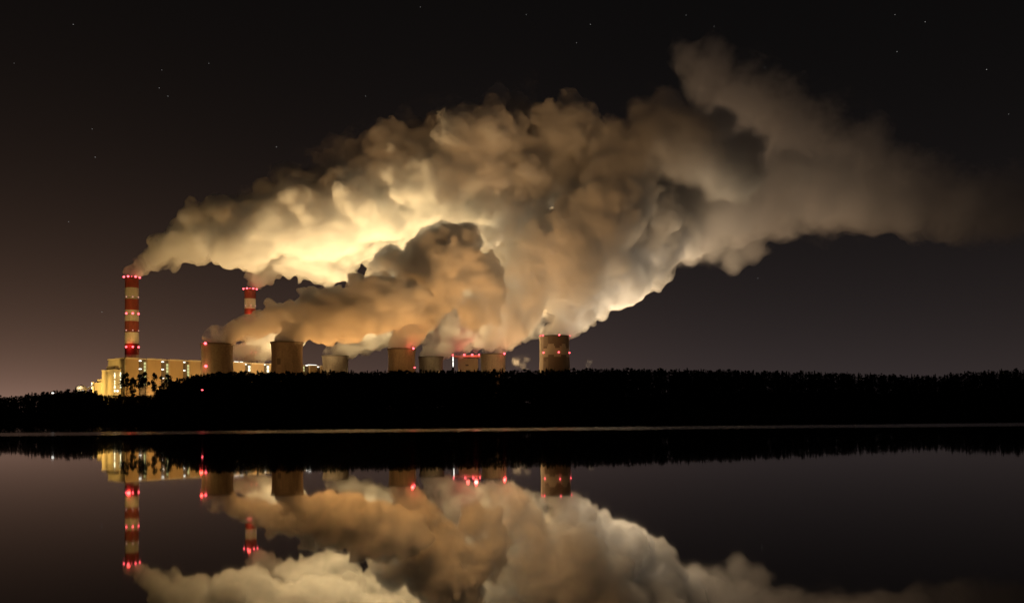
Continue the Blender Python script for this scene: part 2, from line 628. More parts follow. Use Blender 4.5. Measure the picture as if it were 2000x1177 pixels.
ch1, ch1_top = chimney(257.5, 2010, 541, 14.2, 15.4, 'tall red and white striped chimney behind the boiler house gable, all bands in view',
                       ((1.84, False), (3.33, True), (4.84, False), (6.32, True)))
ch2, ch2_top = chimney(488.5, 2230, 564, 13.6, 14.8, 'striped chimney rising out of the steam behind two cooling towers, its foot hidden',
                       ((1.72, False), (3.0, True), (6.32, True)))
glow((ch1_top.x + 2, ch1_top.y - 21, ch1_top.z - 6.32 * 24.7), 9000, (1, 0.06, 0.05), 4)
glow((ch1_top.x + 2, ch1_top.y - 22, ch1_top.z + 3), 3000, (1, 0.08, 0.06), 4)
glow((ch2_top.x + 2, ch2_top.y - 21, ch2_top.z + 3), 4000, (1, 0.08, 0.06), 4)
glow((ch2_top.x + 5, ch2_top.y - 26, ch2_top.z - 78), 40000, (1, 0.10, 0.07), 6)


def cooling_tower(px, Y, top_y, width, label, mname='concrete', lamps=(), H=None, straight=False, ribs=48):
    top = at(px, top_y, Y)
    R = width / 2 / F * Y
    H = top.z - GZ
    t = empty('cooling_tower', (top.x, top.y, GZ))
    tag(t, label, 'cooling tower', 'cooling towers behind the forest')
    flare = 0.55 if not straight else 0.30
    prof = []
    zt, rt = 0.80 * H, R * 0.945
    if straight:
        zt, rt = 0.86 * H, R * 0.965
    for i in range(33):
        z = 7.0 + (H - 7.0) * i / 32
        if z < zt:
            u = (zt - z) / zt
            r = rt * math.sqrt(1 + (((1 + flare) ** 2) - 1) * u * u)
        else:
            u = (z - zt) / (H - zt)
            r = rt + (R - rt) * u * u
        prof.append((r, z))
    bm = bmesh.new()
    inner = [(r - 1.0, z) for r, z in prof[::-1]]
    n = 80
    lathe(bm, prof + inner, n, close=True)
    if mname == 'tower_paint':
        face = math.atan2(-top.y, -top.x)
        lay = bm.faces.layers.float.new('paint')
        for f in bm.faces:
            c_ = f.calc_center_median()
            a = (math.atan2(c_.y, c_.x) - face + PI) % (2 * PI) - PI      # - to the west of the face, + to the east
            s = math.sin(a)
            k = (H - c_.z) / 200.0
            q = 0.0
            edge = 0.045 * math.floor(3 * math.sin(a * 7.0)) / 3
            if 0.145 + edge < k < 0.262 + 0.5 * edge:
                q = 1.0
            if s < -0.72:
                q = 1.0 if k > 0.20 else 0.55
            elif s < -0.40:
                q = max(q, 0.30 if k < 0.13 else 0.0)
                if k > 0.29 + edge:
                    q = 0.2
            if s < -0.9:
                q = 1.0
            f[lay] = q
    sh = obj('shell', bm, M[mname], t, smooth=False)
    if mname == 'tower_paint':
        pass
    for p in sh.data.polygons:
        p.use_smooth = True
    bm = bmesh.new()
    lathe(bm, [(R + 0.1, H - 2.2), (R + 1.1, H - 2.0), (R + 1.1, H + 0.5), (R - 1.4, H + 0.5), (R - 1.4, H - 2.2)], n)
    obj('rim', bm, M['rim'], t)
    bm = bmesh.new()
    r0 = prof[0][0]
    for k in range(36):                                           # the slanting legs under the shell
        a, b_ = 2 * PI * k / 36, 2 * PI * (k + 0.5) / 36
        tube(bm, ((r0 + 2.0) * math.cos(a), (r0 + 2.0) * math.sin(a), 0), (r0 * math.cos(b_), r0 * math.sin(b_), 7.4), 0.5, 0.5, 5)
    obj('leg_ring', bm, M['rim'], t)['kind'] = 'stuff'
    face = math.atan2(-top.y, -top.x)
    for s, dz, rr, m in lamps:
        a = face + math.asin(max(-1, min(1, s)))
        z = H + dz
        r = float(np.interp(z, [p[1] for p in prof], [p[0] for p in prof])) + 1.4
        lamp(t, (r * math.cos(a), r * math.sin(a), z), m, rr, 1.2)
    return t, top, R


T1, t1p, r1 = cooling_tower(424, 1822, 671.5, 62, 'cooling tower with two red lamps down its side before the boiler house',
                            lamps=((-0.66, -1, 2.6, 'lamp_red'), (-0.66, -46, 2.6, 'lamp_red')))
T2, t2p, r2 = cooling_tower(560.5, 1800, 668.5, 62.5, 'unlit cooling tower with a dark square patch on its wall')
T3, t3p, r3 = cooling_tower(655, 2240, 695, 52, 'small far cooling tower half lost under yellow steam beside the patched tower')
T4, t4p, r4 = cooling_tower(784.5, 2020, 681.5, 55, 'dark cooling tower with one red lamp on its rim under brown steam',
                            lamps=((0.78, 0, 2.4, 'lamp_red'), (0.90, -42, 1.6, 'lamp_red')))
T5, t5p, r5 = cooling_tower(841.5, 2330, 697, 49, 'low far cooling tower beside the white lit stair tower')
T7, t7p, r7 = cooling_tower(963, 2180, 691.5, 51, 'cooling tower with a bright rim lamp next to the flat roofed unit',
                            lamps=((0.82, 0, 2.4, 'lamp_red'),))
T8, t8p, r8 = cooling_tower(1082.5, 2296, 656.5, 60, 'tallest cooling tower with painted brown blocks and two rings of red lamps', 'tower_paint', straight=True,
                            lamps=((-0.86, 0, 1.3, 'lamp_red'), (-0.70, 0, 1.8, 'lamp_red'), (0.31, 0, 1.8, 'lamp_red'), (0.97, 0, 1.8, 'lamp_red'),
                                   (-0.70, -43, 1.8, 'lamp_red'), (0.28, -43, 1.8, 'lamp_red'), (0.97, -43, 1.8, 'lamp_red')))
# the dark patch on the second tower
bm = bmesh.new()
face2 = math.atan2(-t2p.y, -t2p.x)
pz0, pz1 = at(543, 713, 1800).z - GZ, at(543, 701, 1800).z - GZ
ring = []
for i in range(5):
    a = face2 - 0.66 + 0.25 * i / 4
    for z in (pz0, pz1):
        rr = r2 * 0.952 + 0.6
        ring.append(bm.verts.new((rr * math.cos(a), rr * math.sin(a), z)))
for i in range(4):
    bm.faces.new((ring[2 * i], ring[2 * i + 2], ring[2 * i + 3], ring[2 * i + 1]))
po = obj('dark_patch', bm, M['rim'], T2)
so = po.modifiers.new('thick', 'SOLIDIFY')
so.thickness = 0.5
glow((t1p.x - r1 * 0.66, t1p.y - r1 * 0.8 - 6, t1p.z), 4000, (1, 0.06, 0.05), 3)
glow((t1p.x - r1 * 0.66, t1p.y - r1 * 0.8 - 7, t1p.z - 46), 5000, (1, 0.06, 0.05), 3)
glow((t4p.x + r4 * 0.8, t4p.y - r4 * 0.7 - 6, t4p.z + 3), 7000, (1, 0.06, 0.05), 3)
glow((t7p.x + r7 * 0.8, t7p.y - r7 * 0.7 - 6, t7p.z + 3), 7000, (1, 0.06, 0.05), 3)

# ---- boiler house: a long block with a bay front that runs away from the lake
Cn = at(245, 697.5, 1900)
Ce = at(640, 714.5, 2290)
U = Vector((Ce.x - Cn.x, Ce.y - Cn.y, 0))
LEN = U.length
U.normalize()
V = Vector((-U.y, U.x, 0))
HB = Cn.z - GZ
bh = empty('boiler_house', (Cn.x, Cn.y, GZ), math.atan2(U.y, U.x))
tag(bh, 'long yellow lit boiler house with white lamps in the gaps between its bays', 'industrial building')


def u_at(px, base, dirv=U):
    """distance along a wall line from BASE at which it crosses a sight line"""
    d = at(px, 800, 100.0) - EYE
    k = d.x / d.y
    return (k * base.y - base.x) / (dirv.x - k * dirv.y)


def z_at(py, px, base, u):
    p = base + U * u
    return at(px, py, p.y).z - GZ


bm = bmesh.new()
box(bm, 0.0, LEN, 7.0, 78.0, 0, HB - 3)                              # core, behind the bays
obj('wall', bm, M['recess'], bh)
bays = [(245, 271), (288, 315), (332, 358), (372, 392), (408, 440), (452, 479), (493, 516), (529, 560), (568, 592), (606, 620), (628, 640)]
for a, b_ in bays:
    bm = bmesh.new()
    u0, u1 = u_at(a, Cn), u_at(b_, Cn)
    box(bm, u0, u1, 0, 6.9, 0, HB - 3.2)
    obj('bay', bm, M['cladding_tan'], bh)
    bm = bmesh.new()
    box(bm, u0 - 0.5, u1 + 0.5, -1.2, 6.8, HB - 3.1, HB)
    obj('roof_edge', bm, M['trim'], bh)
bm = bmesh.new()
box(bm, -1.0, 0.0 - 0.02, 0.0, 78.0, 0, HB - 3.2)
obj('gable', bm, M['cladding'], bh)
bm = bmesh.new()
box(bm, -2.2, LEN, 6.9, 79.0, HB - 2.9, HB - 0.3)
obj('roof', bm, M['trim'], bh)
rng = random.Random(5)
for lpx, ys in ((276, (704, 720, 737, 749)), (320, (706, 721, 738)), (362, (707, 723)), (482, (711,)), (519, (711.5,)), (602, (713,)), (624, (716,))):
    u = u_at(lpx, Cn)
    for yy in ys:
        p = Cn + U * u
        z = at(lpx, yy, p.y).z - GZ
        o = lamp(bh, (u, 5.2, z), 'lamp_white', 1.7, 2.2, 0.75, 'wall_lamp')
        bm = bmesh.new()
        box(bm, u - 3.0, u + 3.0, 5.9, 6.99, z - 2.4, z - 1.6)
        obj('lamp_bracket', bm, M['steel'], bh)
for spx, y0, y1, m in ((285.7, 706, 752, 'lamp_strip'), (329.5, 709, 746, 'lamp_strip'), (370.5, 711, 735, 'lamp_strip'), (490, 713, 725, 'lamp_strip_bright'),
                       (526.5, 713, 727, 'lamp_strip_bright'), (596, 715, 725, 'lamp_strip')):
    ua, ub = u_at(spx - 1.7, Cn), u_at(spx + 1.7, Cn)
    p = Cn + U * ua
    za, zb = at(spx, y1, p.y).z - GZ, at(spx, y0, p.y).z - GZ
    bm = bmesh.new()
    k = max(2, int((zb - za) / 6.5))
    for i in range(k):                                             # storeys of the lit stair shaft
        h = (zb - za) / k
        box(bm, ua, ub, 5.6, 6.98, za + i * h + 0.8, za + (i + 1) * h - 0.8)
    obj('stair_glazing', bm, M[m], bh)
for a, b_ in ((459, 467), (470, 476), (603, 620)):
    bm = bmesh.new()
    box(bm, u_at(a, Cn), u_at(b_, Cn), 2.0, 3.4, HB + 0.2, HB + 1.3)
    obj('roof_lamp', bm, M['lamp_white'], bh)

# ---- stepped bunker block in front of the gable
Bn = at(223.5, 720.5, 1815)
bk = empty('bunker_block', (Bn.x, Bn.y, GZ), math.atan2(U.y, U.x))
tag(bk, 'stepped pale yellow block in front of the boiler house gable with lamp columns', 'industrial building')


def wv(px, base):
    return u_at(px, base, V)


hb = Bn.z - GZ
bm = bmesh.new()
ux, vx = u_at(236, Bn), wv(199, Bn)
box(bm, 0, ux, 0, vx, 0, hb - 1.5)
o = obj('tower_wall', bm, M['cladding'], bk)
bm = bmesh.new()
box(bm, -0.8, ux + 0.8, -0.8, vx + 0.8, hb - 1.48, hb)
obj('tower_roof', bm, M['trim'], bk)
bm = bmesh.new()
box(bm, 3, ux - 2, 4, vx - 14, hb + 0.02, hb + 7)  # invented dark box, stands in for a dark band seen on the gable
obj('dark_band_box', bm, M['recess'], bk)
v1 = wv(183, Bn)
z1 = at(190, 747, 1840).z - GZ
bm = bmesh.new()
box(bm, -0.5, ux * 0.8, vx + 0.9, v1, 0, z1)
obj('low_wall', bm, M['cladding'], bk)
bm = bmesh.new()
box(bm, -1.2, ux * 0.8 + 0.5, vx + 0.95, v1 + 0.8, z1 + 0.02, z1 + 1.4)
obj('low_roof', bm, M['trim'], bk)
bm = bmesh.new()
box(bm, 4, 16, vx + 1.2, v1 - 6, z1 + 1.42, z1 + 8)
obj('roof_cabin', bm, M['cladding'], bk)
for lpx, ys in ((223.5, (729, 733, 737, 744, 748, 753, 756, 763)), (235.0, (728, 732, 735, 741, 746, 751, 755))):
    u = u_at(lpx, Bn)
    for yy in ys:
        z = at(lpx, yy, (Bn + U * u).y).z - GZ
        big = yy in (732, 733, 756, 763, 755)
        lamp(bk, (u, -1.2, z), 'lamp_strip_bright', 1.9 if big else 1.3, 0.8, 1.3, 'wall_lamp')
lamp(bk, (u_at(229, Bn), -1.2, at(229, 763, Bn.y).z - GZ), 'lamp_white', 2.0, 1, 1, 'wall_lamp')

# ---- small domed store and lit conveyor bridge at the west end
dp = at(158, 765, 1740)
dm = empty('domed_store', (dp.x, dp.y, 12))
tag(dm, 'small pale dome lit from outside at the end of the conveyor', 'storage dome')
dz = at(158, 751.5, 1740).z - 12
bm = bmesh.new()
lathe(bm, [(10.5, 0), (10.5, dz - 7.5)] + [(10.5 * math.cos(t * PI / 2 / 8), dz - 7.5 + 7.5 * math.sin(t * PI / 2 / 8)) for t in range(1, 8)] + [(0.05, dz)], 32)
obj('dome', bm, M['white'], dm, smooth=True)
bm = bmesh.new()
lathe(bm, [(10.6, dz - 8.3), (11.2, dz - 8.3), (11.2, dz - 7.3), (10.6, dz - 7.3)], 32)
obj('eave_ring', bm, M['trim'], dm)
glow((dp.x + 4, dp.y - 16, dz + 9), 9000, (1.0, 0.80, 0.50), 2)
c0, c1 = at(160, 765, 1720), at(181.5, 752, 1800)
cb = empty('conveyor_bridge', c0)
tag(cb, 'sloping white lit conveyor bridge climbing to the stepped block', 'conveyor')
bm = bmesh.new()
tube(bm, (0, 0, 0), c1 - c0, 1.6, 1.6, 6)
obj('gallery', bm, M['white'], cb)
for i in range(7):
    q = (c1 - c0) * (i / 6.0)
    lamp(cb, (q.x, q.y - 2.2, q.z + 0.4), 'lamp_white', 0.9, 1.6, 0.8, 'gallery_lamp')
for k in (0.35, 0.7):
    q = (c1 - c0) * k
    bm = bmesh.new()
    tube(bm, (q.x - 2, q.y, -c0.z + 8), (q.x, q.y, q.z - 1.5), 0.5, 0.4, 5)
    tube(bm, (q.x + 3, q.y, -c0.z + 8), (q.x, q.y, q.z - 1.5), 0.5, 0.4, 5)
    obj('trestle', bm, M['steel'], cb)
for yy in (748, 751.5, 755, 759, 762):
    q = at(180.5, yy, 1800) - c0
    lamp(cb, (q.x, q.y - 3, q.z), 'lamp_white', 1.1, 0.9, 1.2, 'tower_lamp')
bm = bmesh.new()
q = at(181, 746, 1803) - c0
box(bm, q.x - 2, q.x + 2.4, q.y - 1, q.y + 3, -c0.z + 10, q.z)
obj('transfer_tower', bm, M['cladding'], cb)

# ---- the newer unit: flat roofed block with a lamp row and a white lit stair tower
nx0, nx1 = at(882, 693, 2400), at(938, 693, 2400)
nu = empty('flat_roofed_unit', (nx0.x, 2400, GZ))
tag(nu, 'tan flat roofed unit with red lamps along its roof and a white lit stair', 'industrial building')
hN = at(910, 693, 2400).z - GZ
wN = nx1.x - nx0.x
s2 = wN / 56.0
bm = bmesh.new()
box(bm, 12 * s2, 51 * s2, 0, 40, 0, hN - 8)
obj('wall', bm, M['cladding'], nu)
bm = bmesh.new()
box(bm, 11 * s2, 52 * s2, -1, 41, hN - 7.9, hN - 6.5)
obj('cornice', bm, M['steel'], nu)
bm = bmesh.new()
box(bm, 0, wN, 8, 34, hN - 6.4, hN)
obj('roof_deck', bm, M['trim'], nu)
bm = bmesh.new()
box(bm, 27 * s2, 33 * s2, -0.5, -0.02, hN - 29, hN - 25)
obj('louvre', bm, M['recess'], nu)
bm = bmesh.new()
box(bm, 0, 4.6 * s2, 0, 7.9, 0, hN - 5)
obj('stair_tower', bm, M['steel'], nu)
for i, yy in enumerate((697, 700, 703, 706, 709, 712, 715)):
    lamp(nu, (2.8 * s2, -1.0, at(885, yy, 2400).z - GZ), 'lamp_white', 1.9 if i in (1, 2, 4, 5) else 1.4, 0.85, 1.1, 'stair_lamp')
for lpx, r in ((883.7, 2.0), (906.5, 2.7), (922, 2.5), (936, 2.3)):
    lamp(nu, ((lpx - 882) * s2, 6.0, hN + 1.0), 'lamp_red', r, 1.2)
glow((nx0.x + 30 * s2, 2402, hN + GZ + 13), 26000, (1, 0.10, 0.08), 5)
glow((nx0.x + 46 * s2, 2402, hN + GZ + 13), 34000, (1, 0.10, 0.08), 5)

# ---- lamps on the forest edge
def mast(name, p, z0, mname, r, label, cat):
    e = empty(name, (p.x, p.y, z0))
    tag(e, label, cat)
    bm = bmesh.new()
    tube(bm, (0, 0, 0), (0, 0, p.z - z0), 0.18, 0.10, 6)
    obj('pole', bm, M['steel'], e)
    lamp(e, (0, 0, p.z - z0 + r * 0.5), mname, r, 1.4, 0.7, 'lamp_head')


mast('beacon_mast', at(395, 762, 398), 6.0, 'lamp_red', 0.35, 'thin mast with one small red lamp among the dark trees', 'mast')
mast('lamp_post', at(103, 768, 380), 4.0, 'lamp_white', 0.40, 'lamp post with a white head in the black treeline beneath the dome', 'street lamp')

# ------------------------------------------------------------------ trees
def crown_mesh(name, seed, kind, n, trunk_share, m=15):
    """leaf clumps of a tree one unit tall, as many small faces"""
    r = np.random.RandomState(seed)
    P = []
    if kind == 'pine':
        cz = r.uniform(trunk_share, 0.93, m)
        spread = 0.03 + 0.15 * np.clip((0.97 - cz) / (0.97 - trunk_share), 0, 1) ** 0.6
        a = r.uniform(0, 2 * PI, m)
        q = np.sqrt(r.uniform(0, 1, m))
        cen = np.stack([spread * q * np.cos(a), spread * q * np.sin(a), cz], 1)
        cen[0] = (0, 0, 0.94)
        rad = r.uniform(0.045, 0.085, m)
        rad[0] = 0.05
        for i in range(n):
            j = r.randint(m)
            d = r.normal(size=3)
            d /= np.linalg.norm(d)
            P.append(cen[j] + d * rad[j] * r.uniform(0.4, 1.0) * np.array([1.1, 1.1, 0.75]))
        size = 0.015
    else:
        tiers = 11
        for i in range(n):
            t = r.uniform(0, 1) ** 0.7
            z = trunk_share + (1 - trunk_share) * (1 - t)
            k = (t * tiers) % 1.0
            rr = (0.015 + 0.17 * t) * (0.45 + 0.55 * k)
            a = r.uniform(0, 2 * PI)
            q = r.uniform(0.1, 1.0) ** 0.5
            P.append(np.array([rr * q * math.cos(a), rr * q * math.sin(a), z - 0.03 * q * t]))
        size = 0.015
    V_, F_ = [], []
    for p in P:
        d1, d2 = r.normal(size=3), r.normal(size=3)
        d1 /= np.linalg.norm(d1)
        d2 -= d1 * d1.dot(d2)
        d2 /= np.linalg.norm(d2)
        s = size * r.uniform(0.6, 1.3)
        b_ = len(V_)
        V_ += [p - d1 * s, p + d2 * s * 0.8, p + d1 * s, p - d2 * s * 0.8]
        F_.append((b_, b_ + 1, b_ + 2, b_ + 3))
    me = bpy.data.meshes.new(name)
    me.from_pydata([tuple(v_) for v_ in V_], [], F_)
    me.materials.append(M['needles'])
    return me


def trunk_mesh(name, seed, trunk_share, limbs):
    r = random.Random(seed)
    bm = bmesh.new()
    tube(bm, (0, 0, -0.03), (0.004, 0.003, 0.5), 0.013, 0.009, 6)
    tube(bm, (0.004, 0.003, 0.49), (0, 0, 0.95), 0.009, 0.002, 6)
    for i in range(limbs):
        z = r.uniform(trunk_share, 0.88)
        a = r.uniform(0, 2 * PI)
        L_ = r.uniform(0.07, 0.14)
        tube(bm, (0, 0, z), (L_ * math.cos(a), L_ * math.sin(a), z + r.uniform(-0.01, 0.05)), 0.004, 0.0012, 4)
    me = bpy.data.meshes.new(name)
    bm.to_mesh(me)
    bm.free()
    me.materials.append(M['bark'])
    return me


KINDS_ = []
for i in range(4):
    KINDS_.append(('pine_tree', crown_mesh('pine_crown', 20 + i, 'pine', 1500, 0.30), trunk_mesh('pine_trunk', 20 + i, 0.36, 12)))
for i in range(3):
    KINDS_.append(('spruce_tree', crown_mesh('spruce_crown', 40 + i, 'spruce', 1300, 0.06), trunk_mesh('spruce_trunk', 40 + i, 0.1, 10)))
TALL = [('pine_tree', crown_mesh('tall_pine_crown', 60 + i, 'pine', 1100, (0.50, 0.58, 0.68)[i], 10), trunk_mesh('tall_pine_trunk', 60 + i, 0.42, 70)) for i in range(3)]


def tree(kind, x, y, z0, h, w, rz, label, group):
    name, cm, tm = kind
    e = empty(name, (x, y, z0), rz)
    e.scale = (w, w, h)
    tag(e, label, 'tree', group)
    for nm, me in (('trunk', tm), ('crown', cm)):
        o = bpy.data.objects.new(nm, me)
        COL.objects.link(o)
        o.parent = e
    return e


rt = random.Random(11)
N_SKY = 282
for i in range(N_SKY):
    px = -8 + 2016 * (i + rt.uniform(-0.35, 0.35)) / (N_SKY - 1)
    d = rt.uniform(16, 44)
    Y = lerp(SHORE, px) + d
    kind = KINDS_[rt.choice((0, 1, 2, 3, 3, 4, 5, 6))]
    p = at(px, lerp(SKYLINE, px) + rt.uniform(-3.0, 4.5), Y)
    z0 = ground_z(px, d)
    h = max(4.0, p.z - z0)
    if kind[0] == 'spruce_tree':
        tree(kind, p.x, p.y, z0 - 0.2, h, h * rt.uniform(0.9, 1.15), rt.uniform(0, 6), 'black pointed spruce in the dense treeline along the far shore', 'spruces in the far shore treeline')
    else:
        tree(kind, p.x, p.y, z0 - 0.2, h, h * rt.uniform(0.8, 1.05), rt.uniform(0, 6), 'black round crowned pine in the dense treeline along the far shore', 'pines in the far shore treeline')
for px, top, lab in ((248, 724, 'tall thin pine nearest the striped chimney, before the lit gable'), (259, 733, 'tall pine second from the stepped block, crown over the lit bay'),
                     (272, 727, 'tall dense pine before the lamps of the first gap'), (284, 722, 'tall pine with the widest crown before the lit stair'),
                     (301, 724, 'tall round headed pine before the second bay of the boiler house'), (315, 731, 'tall pine below the second column of white lamps'),
                     (326, 726, 'tall pine nearest the forest mass, beside the bright stair foot')):
    Y = lerp(SHORE, px) + rt.uniform(14, 24)
    p = at(px, top, Y)
    z0 = ground_z(px, 20)
    tree(TALL[px % 3], p.x, p.y, z0 - 0.2, p.z - z0, (p.z - z0) * rt.uniform(0.58, 0.72), rt.uniform(0, 6), lab, 'tall pines before the boiler house')

# the rest of the wood, which reads as one black mass
arrs, faces, off = [], [], 0
base_ = []
for i in range(4):
    for kd, ts in (('pine', 0.30), ('spruce', 0.04)):
        me = crown_mesh('wood_part', 80 + i * 2 + (kd == 'pine'), kd, 420, ts)
        co = np.empty(len(me.vertices) * 3)
        me.vertices.foreach_get('co', co)
        base_.append(co.reshape(-1, 3) * np.array([1.25, 1.25, 1]))
        bpy.data.meshes.remove(me)
for i in range(2700):
    px = rt.uniform(-150, 2150)
    d = rt.choice((rt.uniform(2, 14), rt.uniform(2, 20), rt.uniform(20, 70)))
    Y = lerp(SHORE, px) + d
    sky_y = lerp(SKYLINE, px) + rt.uniform(0.5, 7)
    if d < 14:
        sky_y += rt.uniform(0, 1) * 0.5 * max(0, 815 - sky_y) * (1 - d / 16)
    p = at(px, sky_y, Y)
    z0 = ground_z(px, d)
    h = max(2.5, p.z - z0)
    b_ = base_[rt.randrange(len(base_))]
    a = rt.uniform(0, 6.28)
    ca, sa = math.cos(a), math.sin(a)
    q = np.stack([(b_[:, 0] * ca - b_[:, 1] * sa) * h + p.x, (b_[:, 0] * sa + b_[:, 1] * ca) * h + p.y, b_[:, 2] * h + z0], 1)
    arrs.append(q)
    faces.append(np.arange(len(q)).reshape(-1, 4) + off)
    off += len(q)
me = bpy.data.meshes.new('forest')
A = np.concatenate(arrs)
Fc = np.concatenate(faces)
me.vertices.add(len(A))
me.vertices.foreach_set('co', A.ravel())
me.loops.add(Fc.size)
me.loops.foreach_set('vertex_index', Fc.ravel().astype(np.int32))
me.polygons.add(len(Fc))
me.polygons.foreach_set('loop_start', (np.arange(len(Fc)) * 4).astype(np.int32))
me.update()
me.materials.append(M['forest_needles'])
fo = bpy.data.objects.new('forest', me)
COL.objects.link(fo)
tag(fo, 'solid black mass of forest along the whole far shore', 'forest', kind='stuff')

# ------------------------------------------------------------------ steam
ICO = {}
for s in (1, 2):
    bm = bmesh.new()
    bmesh.ops.create_icosphere(bm, subdivisions=s, radius=1.0)
    bm.verts.ensure_lookup_table()
    ICO[s] = (np.array([v_.co[:] for v_ in bm.verts]), np.array([[v_.index for v_ in f.verts] for f in bm.faces]))
    bm.free()


def clouds_tex(name, size, depth):
    t = bpy.data.textures.new(name, 'CLOUDS')
    t.noise_scale = size
    t.noise_depth = depth
    t.noise_basis = 'ORIGINAL_PERLIN'
    return t


def cells_tex(name, size):
    t = bpy.data.textures.new(name, 'VORONOI')
    t.noise_scale = size
    t.distance_metric = 'DISTANCE'
    t.weight_1 = 1.0
    return t


def plume(label, path, knobs, material, voxel, seed, swirl=1.0, grain=1.0, soft=None, kids=7, flat_under=True, group='steam plumes over the works', parent=None):
    """a plume of billows: balls along a path, smaller balls over each, smaller ones again, fused to one skin"""
    r = np.random.RandomState(seed)
    main = []
    W_ = [(np.array(at(a, b_, Y)), c * Y / F) for a, b_, c, Y in path]
    if soft is not None:
        material = wisp_mat('drifting_steam', balls=[(tuple(p), ra * 1.12) for p, ra in W_] + [(tuple(at(a, b_, Y)), c * Y / F * 1.1) for a, b_, c, Y in knobs], **soft)
    for (p, ra), (q, rb) in zip(W_[:-1], W_[1:]):
        L_ = np.linalg.norm(q - p)
        n = max(1, int(L_ / (0.38 * min(ra, rb)) + 0.5))
        for i in range(n):
            t = i / n
            rr = ra + (rb - ra) * t
            main.append((p + (q - p) * t + r.normal(size=3) * rr * 0.13, rr * r.uniform(0.72, 0.92)))
    main.append((W_[-1][0], W_[-1][1] * 0.85))
    for a, b_, c, Y in knobs:
        main.append((np.array(at(a, b_, Y)), c * Y / F))
    balls = list(main)
    lvl = main
    for k, frac in ((kids, (0.30, 0.55)), (6, (0.28, 0.52)), (4, (0.30, 0.55))):
        nxt = []
        for c, rr in lvl:
            for _ in range(k):
                d = r.normal(size=3)
                d /= np.linalg.norm(d)
                if flat_under and d[2] < -0.25 and r.uniform() < 0.6:
                    continue
                s = rr * r.uniform(*frac)
                if s < voxel * 0.9:
                    continue
                nxt.append((c + d * (rr * 1.02 - s * (0.30 if lvl is main else 0.45)), s))
        balls += nxt
        lvl = nxt
    balls = [b_ for b_ in balls if b_[1] > voxel * 0.9]
    org = W_[0][0]
    Vs, Fs, off = [], [], 0
    for c, rr in balls:
        v_, f_ = ICO[2 if rr > voxel * 6 else 1]
        Vs.append(v_ * rr + (c - org))
        Fs.append(f_ + off)
        off += len(v_)
    Vs, Fs = np.concatenate(Vs), np.concatenate(Fs)
    me = bpy.data.meshes.new('steam_plume')
    me.vertices.add(len(Vs))
    me.vertices.foreach_set('co', Vs.ravel())
    me.loops.add(Fs.size)
    me.loops.foreach_set('vertex_index', Fs.ravel().astype(np.int32))
    me.polygons.add(len(Fs))
    me.polygons.foreach_set('loop_start', (np.arange(len(Fs)) * 3).astype(np.int32))
    me.update()
    me.materials.append(material)
    o = bpy.data.objects.new('steam_plume', me)
    COL.objects.link(o)
    o.location = org
    if parent is None:
        tag(o, label, 'steam plume', group)
    else:
        o.name = 'veil'
        o.parent = parent
        o.location = Vector(org) - parent.location
    def fuse(vox):
        rm = o.modifiers.new('fuse', 'REMESH')
        rm.mode = 'VOXEL'
        rm.voxel_size = vox
        rm.use_smooth_shade = True
    fuse(voxel)
    for size, depth, st, cell in ((30, 2, 16, False), (46, 0, 26, True), (20, 0, 8, True), (9, 0, 2.8, True)):
        size, st = size * grain, st * grain
        if size < voxel * 1.9:
            continue
        d = o.modifiers.new('swirl', 'DISPLACE')
        d.texture = clouds_tex('swirl', size, depth)
        if cell:
            d.texture.noise_basis = 'VORONOI_F1'
        d.strength = (-st if cell else st) * swirl
        d.mid_level = 0.45 if cell else 0.5
        if size > 40 * grain:
            fuse(voxel * 0.9)
    fuse(voxel * 0.8)
    sm = o.modifiers.new('soften', 'SMOOTH')
    sm.factor = 0.4
    sm.iterations = 1
    return o


S_CHIM = torn_mat('chimney_smoke', 0.085, 0.02, scale=0.020, lo=0.35, hi=0.58, step=0.13)
S_DENSE = torn_mat('dense_steam', 0.105, 0.025, scale=0.020, lo=0.34, hi=0.56, step=0.16, tint=(0.975, 0.925, 0.84))
S_FAN = torn_mat('fanning_steam', 0.060, 0.02, scale=0.014, lo=0.35, hi=0.58, tint=(0.975, 0.925, 0.84))
S_MID = torn_mat('thick_steam', 0.060, 0.02, scale=0.018, lo=0.36, hi=0.58, tint=(0.975, 0.94, 0.87))

G1 = 'chimney smoke plumes'
G2 = 'steam plumes of the cooling towers'
long_plume = plume('long cream smoke plume from the chimney with all bands in view',
      [(255.5, 539, 12, 2010), (260, 528, 15, 2011), (269, 518, 20, 2013), (281, 511, 25, 2015), (300, 503, 31, 2020), (330, 488, 37, 2030), (365, 476, 48, 2040), (405, 462, 60, 2060),
       (450, 452, 70, 2080), (500, 445, 76, 2100), (560, 428, 86, 2120), (640, 398, 98, 2150), (720, 378, 102, 2180), (800, 360, 112, 2200), (880, 345, 126, 2230), (960, 335, 132, 2250), (1050, 340, 120, 2280), (1130, 335, 110, 2300)],
      [(408, 410, 13, 2060), (425, 412, 16, 2070), (470, 392, 16, 2090), (545, 350, 16, 2120), (620, 312, 16, 2150), (645, 305, 20, 2150), (700, 300, 26, 2160), (765, 295, 28, 2180), (868, 252, 30, 2220), (910, 245, 32, 2230), (985, 250, 40, 2250), (1060, 252, 38, 2260), (1112, 255, 38, 2260)],
      S_CHIM, 3.8, 1, group=G1)
plume(None, [(400, 425, 30, 2060), (480, 405, 44, 2090), (570, 365, 60, 2120), (670, 325, 74, 2160), (780, 300, 84, 2200), (890, 275, 92, 2230), (1000, 262, 92, 2250), (1090, 275, 80, 2260)],
      [], None, 6.0, 17, soft=dict(density=0.022, scale=0.016, ragged=1.0, step=0.10), parent=long_plume)
